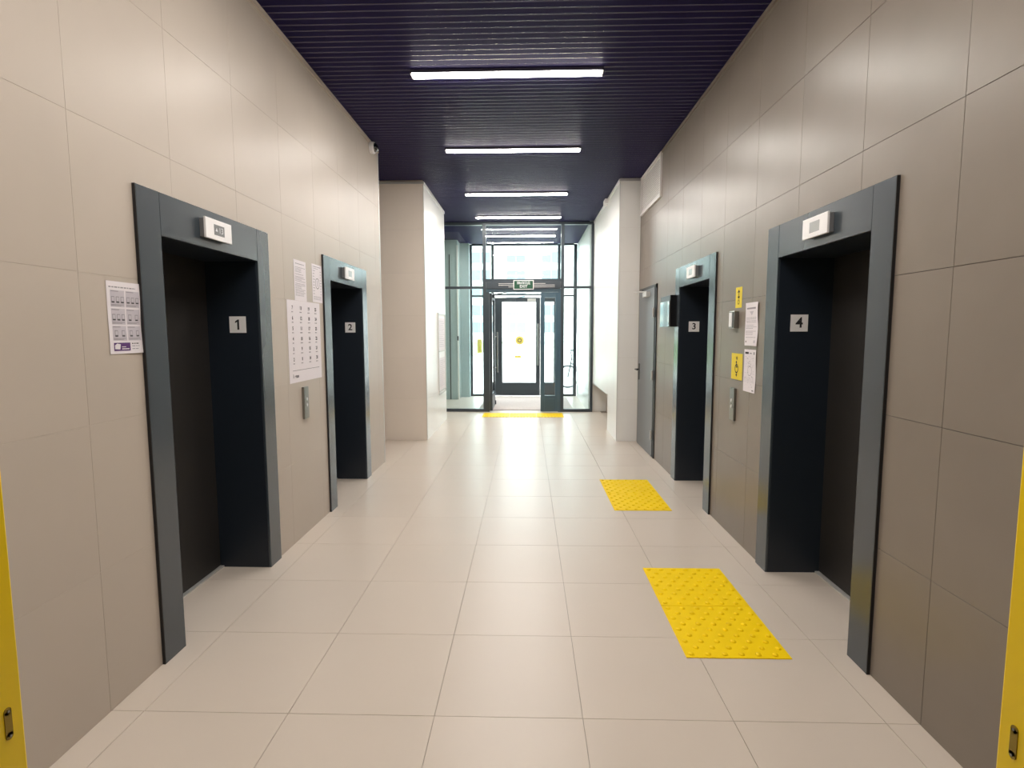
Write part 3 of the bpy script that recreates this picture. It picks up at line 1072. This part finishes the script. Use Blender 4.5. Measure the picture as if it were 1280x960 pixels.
def leaf_x(parent, name, x0, x1, y0, y1, z0, z1, st, kick, m):
    """a framed glass leaf standing along x"""
    l = empty(name, ((x0 + x1) / 2, (y0 + y1) / 2, z0))
    l.parent = parent
    l.location = l.location - wloc(parent)
    sl, sr = st
    bx('stile', x0, x0 + sl, y0, y1, z0, z1, m, l, bevel=0.003)
    bx('stile', x1 - sr, x1, y0, y1, z0, z1, m, l, bevel=0.003)
    bx('top_rail', x0 + sl, x1 - sr, y0, y1, z1 - 0.10, z1, m, l)
    bx('bottom_rail', x0 + sl, x1 - sr, y0, y1, z0, z0 + kick, m, l)
    bx('pane', x0 + sl, x1 - sr, (y0 + y1) / 2 - 0.006, (y0 + y1) / 2 + 0.006, z0 + kick, z1 - 0.10, 'glass_clear', l)
    return l


fl = leaf_x(d, 'fixed_leaf', 0.257, 0.595, Y_G - 0.02, Y_G + 0.045, 0.008, 2.305, (0.075, 0.06), 0.31, 'frame_blue')
bx('kick_panel', 0.345, 0.525, Y_G - 0.028, Y_G - 0.02, 0.075, 0.26, 'frame_blue', fl)
# the open leaf stands at a right angle into the vestibule
xo0, xo1, yo0, yo1 = -0.735, -0.685, Y_G + 0.055, Y_G + 1.02
ol = empty('open_leaf', (xo0, yo0, 0.01))
ol.parent = d
ol.location = ol.location - wloc(d)
bx('stile', xo0, xo1, yo0, yo0 + 0.09, 0.01, 2.30, 'frame_anthracite', ol)
bx('stile', xo0, xo1, yo1 - 0.09, yo1, 0.01, 2.30, 'frame_anthracite', ol)
bx('top_rail', xo0, xo1, yo0 + 0.09, yo1 - 0.09, 2.20, 2.30, 'frame_anthracite', ol)
bx('bottom_rail', xo0, xo1, yo0 + 0.09, yo1 - 0.09, 0.01, 0.32, 'frame_anthracite', ol)
bx('pane', xo0 + 0.02, xo0 + 0.03, yo0 + 0.09, yo1 - 0.09, 0.32, 2.20, 'glass_clear', ol)
mb = MB().tube((xo1 + 0.05, yo1 - 0.045, 0.70), (xo1 + 0.05, yo1 - 0.045, 1.55), 0.014, 12)
for z in (0.80, 1.45):
    mb.tube((xo1, yo1 - 0.045, z), (xo1 + 0.05, yo1 - 0.045, z), 0.009, 8)
mb.build('pull_handle', 'steel', ol)
mb = MB().box(xo0, xo1 + 0.02, yo1 - 0.05, yo1 - 0.02, 0.0, 0.10)
mb.build('floor_stop', 'black_plastic', ol)
mb = MB().box(xo1, xo1 + 0.045, yo0 + 0.10, yo0 + 0.36, 2.215, 2.275)
mb.tube((xo1 + 0.03, yo0 + 0.2, 2.28), (xo1 + 0.35, yo0 - 0.0, 2.325), 0.009, 8)
mb.build('closer', 'frame_anthracite', ol)

# exit sign
F = front_face(-0.266, fy0 - 0.037, 2.352)
t = empty('exit_sign', F.p(0.19, 0, 0), 'green exit sign with white lettering above the entrance door', 'exit sign')
w, h = 0.386, 0.178
mb = MB()
F.slab(mb, 0, w, 0, h, 0, 0.022)
mb.build('housing', 'white_plastic', t, bevel=0.003)
mb = MB()
F.slab(mb, 0.014, w - 0.014, 0.014, h - 0.014, 0.021, 0.0235)
mb.build('green_panel', 'exit_green', t)
mb = MB()
F.text(mb, 'ВЫХОД', w / 2, h * 0.69, 0.066, 0.0242, 0.0012)
F.text(mb, 'EXIT', w / 2, h * 0.33, 0.072, 0.0242, 0.0016)
mb.build('lettering', 'glyph_white', t)

# ------------------------------------------------------------------ outer glass front
g2 = empty('window_2', (0, Y_O, 0), 'outer glass front of the vestibule facing the street', None, None, 'structure')
oy0, oy1 = Y_O - 0.03, Y_O + 0.05
for a, b in ((-1.385, -1.32), (-0.86, -0.80), (0.72, 0.785), (1.10, 1.18)):
    bx('mullion', a, b, oy0, oy1, 0, ZC, fm, g2)
for a, b in ((-1.32, -0.86), (-0.80, 0.72), (0.785, 1.10)):
    bx('top_rail', a, b, oy0, oy1, ZC - 0.03, ZC + 0.05, fm, g2)
    zt = 2.41 if abs(a + 0.80) > 0.01 else 2.44
    bx('transom', a, b, oy0, oy1, zt - 0.02, zt + 0.02, fm, g2)
    bx('pane', a, b, Y_O, Y_O + 0.012, zt + 0.02, ZC - 0.03, 'glass_clear', g2)
for a, b in ((-1.32, -0.86), (0.785, 1.10)):
    bx('bottom_rail', a, b, oy0, oy1, 0, 0.05, fm, g2)
    bx('pane', a, b, Y_O, Y_O + 0.012, 0.05, 2.39, 'glass_clear', g2)
d = empty('door_4', (-0.24, Y_O, 0), 'dark framed glass street door with yellow stickers', None, None, 'structure')
ll = leaf_x(d, 'main_leaf', -0.795, 0.305, Y_O - 0.02, Y_O + 0.04, 0.015, 2.37, (0.19, 0.10), 0.315, 'frame_anthracite')
mb = MB().tube((0.255, Y_O - 0.08, 0.75), (0.255, Y_O - 0.08, 1.75), 0.016, 12)
for z in (0.85, 1.65):
    mb.tube((0.255, Y_O - 0.08, z), (0.255, Y_O - 0.02, z), 0.01, 8)
mb.build('pull_handle', 'steel', ll)
mb = MB().box(-0.55, -0.28, Y_O - 0.075, Y_O - 0.02, 2.27, 2.33)
mb.tube((-0.35, Y_O - 0.05, 2.335), (-0.05, Y_O - 0.05, 2.40), 0.009, 8)
mb.build('closer', 'frame_anthracite', ll)
mb = MB().box(0.0, 0.20, Y_O - 0.06, Y_O - 0.02, 2.28, 2.34)
mb.build('magnetic_lock', 'alu_light', ll)
F = front_face(0, Y_O - 0.009, 0)
mb = MB()
F.ring(mb, -0.187, 1.35, 0.105, 0.0, 0.0, 28)
mb.build('round_sticker', 'sticker_glare', ll)
mb = MB()
F.ring(mb, -0.187, 1.35, 0.05, 0.035, 0.001, 24)
mb.build('sticker_print', 'ink_dark', ll)
mb = MB()
F.slab(mb, -0.31, -0.15, 0.92, 0.985, 0.0, 0.001)
mb.build('small_sticker', 'sticker_glare', ll)
leaf_x(d, 'side_leaf', 0.31, 0.715, Y_O - 0.02, Y_O + 0.04, 0.015, 2.37, (0.08, 0.08), 0.315, 'frame_anthracite')
mb = MB()
front_face(-1.205, Y_O - 0.003, 1.05).slab(mb, 0, 0.10, 0, 0.33, 0, 0.0012)
st = mb.build('strip_sticker', 'sticker_glare', g2)

# ------------------------------------------------------------------ entrance mat
t = empty('door_mat', (0.02, 11.85, 0), 'ribbed grey entrance mat in the vestibule', 'door mat')
bx('base', -0.98, 0.92, 10.80, 12.95, 0.0005, 0.006, 'mat_base', t)
mb = MB()
y = 10.82
while y < 12.93:
    mb.box(-0.97, 0.91, y, y + 0.028, 0.005, 0.013)
    y += 0.042
tag(mb.build('ribs', 'mat_rib', t), kind='stuff')

# ------------------------------------------------------------------ tactile tiles
def tactile(x0, y0, label, group, bars=False):
    t = empty('tactile_tile', (x0 + 0.25, y0 + 0.25, 0), label, 'tactile tile', group)
    bx('plate', x0 + 0.001, x0 + 0.499, y0 + 0.001, y0 + 0.499, 0.0002, 0.0045, 'tactile_yellow', t, bevel=0.0015)
    mb = MB()
    if bars:
        for i in range(8):
            u = x0 + 0.045 + i * 0.0585
            mb.box(u - 0.011, u + 0.011, y0 + 0.02, y0 + 0.48, 0.004, 0.0095)
        nm = 'raised_bars'
        tag(mb.build(nm, 'tactile_yellow', t, bevel=0.002), kind='stuff')
    else:
        for r in range(9):
            for i in range(6):
                u = x0 + 0.032 + i * 0.080 + (0.038 if r % 2 else 0)
                if u > x0 + 0.475:
                    continue
                mb.dome((u, y0 + 0.030 + r * 0.055, 0.0043), (0, 0, 1), 0.0145, 0.48, 12, 3)
        tag(mb.build('raised_domes', 'tactile_yellow', t, smooth=True), kind='stuff')


GT = 'yellow tactile floor tiles'
tactile(0.757, 2.505, 'yellow dotted floor tile nearest the camera, by lift 4', GT)
tactile(0.757, 3.007, 'yellow dotted floor tile behind the nearest one, by lift 4', GT)
tactile(0.757, 4.68, 'yellow dotted floor tile by lift 3, nearer half of the far pair', GT)
tactile(0.757, 5.182, 'yellow dotted floor tile by lift 3, farther half of the far pair', GT)
tactile(-0.835, 9.93, 'yellow ribbed floor tile at the left of the entrance door', GT, True)
tactile(-0.333, 9.93, 'yellow ribbed floor tile in the middle before the entrance door', GT, True)
tactile(0.169, 9.93, 'yellow ribbed floor tile at the right of the entrance door', GT, True)

# ------------------------------------------------------------------ outside
tag(bx('pavement', -70, 70, Y_O + 0.06, 130, -0.2, -0.002, 'pavement_light'), 'pale paved forecourt outside the entrance', None, None, 'structure')
tag(bx('lawn', -40, -3.5, 24, 84, -0.002, 0.05, 'lawn_green'), 'strip of grass outside on the left', None, None, 'structure')

# bicycle
BX, BY = 1.12, 15.2
t = empty('bicycle', (BX + 0.5, BY, 0), 'dark bicycle parked outside the glass on the right', 'bicycle')
RW = 0.322
for cx in (BX, BX + 1.04):
    wh = empty('wheel', (cx, BY, RW))
    wh.parent = t
    wh.location = wh.location - wloc(t)
    MB().torus((cx, BY, RW), (0, 1, 0), RW - 0.022, 0.022, 40, 8).build('tyre', 'bike_black', wh, smooth=True)
    MB().torus((cx, BY, RW), (0, 1, 0), RW - 0.048, 0.010, 40, 6).build('rim', 'bike_chrome', wh, smooth=True)
    MB().tube((cx, BY - 0.05, RW), (cx, BY + 0.05, RW), 0.022, 12).build('hub', 'bike_chrome', wh)
    mb = MB()
    for k in range(18):
        a = 2 * math.pi * k / 18
        mb.tube((cx, BY + (0.03 if k % 2 else -0.03), RW), (cx + math.cos(a) * (RW - 0.05), BY, RW + math.sin(a) * (RW - 0.05)), 0.002, 5, caps=False)
    mb.build('spokes', 'bike_chrome', wh)
hd, sd, bb, ra = (BX + 0.11, BY, 0.88), (BX + 0.76, BY, 0.84), (BX + 0.60, BY, 0.29), (BX + 1.04, BY, RW)
hl = (BX + 0.08, BY, 0.70)
for nm, a, b, r in (('top_tube', (BX + 0.10, BY, 0.80), (BX + 0.71, BY, 0.72), 0.016), ('down_tube', hl, bb, 0.018), ('seat_tube', bb, sd, 0.016),
                    ('head_tube', hl, hd, 0.018), ('stem', hd, (BX + 0.06, BY, 1.03), 0.016)):
    MB().tube(a, b, r, 10).build(nm, 'bike_black', t)
for dy in (-0.05, 0.05):
    MB().tube((hl[0], BY + dy * 0.9, hl[2]), (BX, BY + dy, RW), 0.017, 8).build('fork_blade', 'bike_black', t)
    MB().tube(bb, (ra[0], BY + dy, ra[2]), 0.009, 8).build('chain_stay', 'bike_black', t)
    MB().tube((BX + 0.72, BY, 0.72), (ra[0], BY + dy, ra[2]), 0.008, 8).build('seat_stay', 'bike_black', t)
    MB().tube((bb[0], BY + dy, bb[2]), (bb[0] + (0.12 if dy > 0 else -0.12), BY + dy * 1.6, bb[2] - (0.11 if dy > 0 else -0.11)), 0.009, 8).build('crank', 'bike_chrome', t)
mb = MB().tube((BX + 0.06, BY - 0.29, 1.05), (BX + 0.06, BY + 0.29, 1.05), 0.015, 10)
mb.tube((BX + 0.06, BY - 0.29, 1.05), (BX + 0.18, BY - 0.31, 1.04), 0.018, 10).tube((BX + 0.06, BY + 0.29, 1.05), (BX + 0.18, BY + 0.31, 1.04), 0.018, 10)
mb.build('handlebar', 'bike_black', t)
mb = MB()
mb.add([(BX + 0.66, BY - 0.02, 0.88), (BX + 0.66, BY + 0.02, 0.88), (BX + 0.92, BY + 0.08, 0.89), (BX + 0.92, BY - 0.08, 0.89),
        (BX + 0.66, BY - 0.015, 0.83), (BX + 0.66, BY + 0.015, 0.83), (BX + 0.92, BY + 0.07, 0.83), (BX + 0.92, BY - 0.07, 0.83)],
       [(0, 1, 2, 3), (7, 6, 5, 4), (0, 4, 5, 1), (1, 5, 6, 2), (2, 6, 7, 3), (3, 7, 4, 0)])
mb.build('saddle', 'bike_black', t, bevel=0.012)
MB().torus((bb[0], BY + 0.04, bb[2]), (0, 1, 0), 0.09, 0.006, 28, 6).build('chain_ring', 'bike_chrome', t)

# house across the street
FB = 90.0
t = empty('street_building', (0, FB + 5, 0), 'pale apartment block across the street seen through the glass', 'building')
bx('wall', -26, 26, FB, FB + 10, 0, 24, 'facade_white', t)
WIN = None
for r in range(7):
    for c in range(-4, 5):
        xc, zc = -1.85 + c * 5.7, 2.3 + r * 2.8
        w = MB().box(xc - 1.6, xc + 1.6, FB - 0.10, FB + 0.05, zc - 0.9, zc + 0.9).build('window', 'window_frame_grey', t)
        for k in (-1, 1):
            MB().box(xc + k * 0.78 - 0.70, xc + k * 0.78 + 0.70, FB - 0.14, FB - 0.09, zc - 0.8, zc + 0.8).build('pane', 'window_pale', w)
        if r % 2 == 1:
            mb = MB().box(xc - 1.6, xc + 1.6, FB - 0.5, FB - 0.45, zc - 1.05, zc - 1.0).box(xc - 1.6, xc + 1.6, FB - 0.5, FB - 0.05, zc - 1.5, zc - 1.42)
            for k in range(13):
                mb.box(xc - 1.6 + k * 0.26, xc - 1.54 + k * 0.26, FB - 0.5, FB - 0.45, zc - 1.45, zc - 1.0)
            mb.build('balcony_rail', 'window_frame_grey', w)
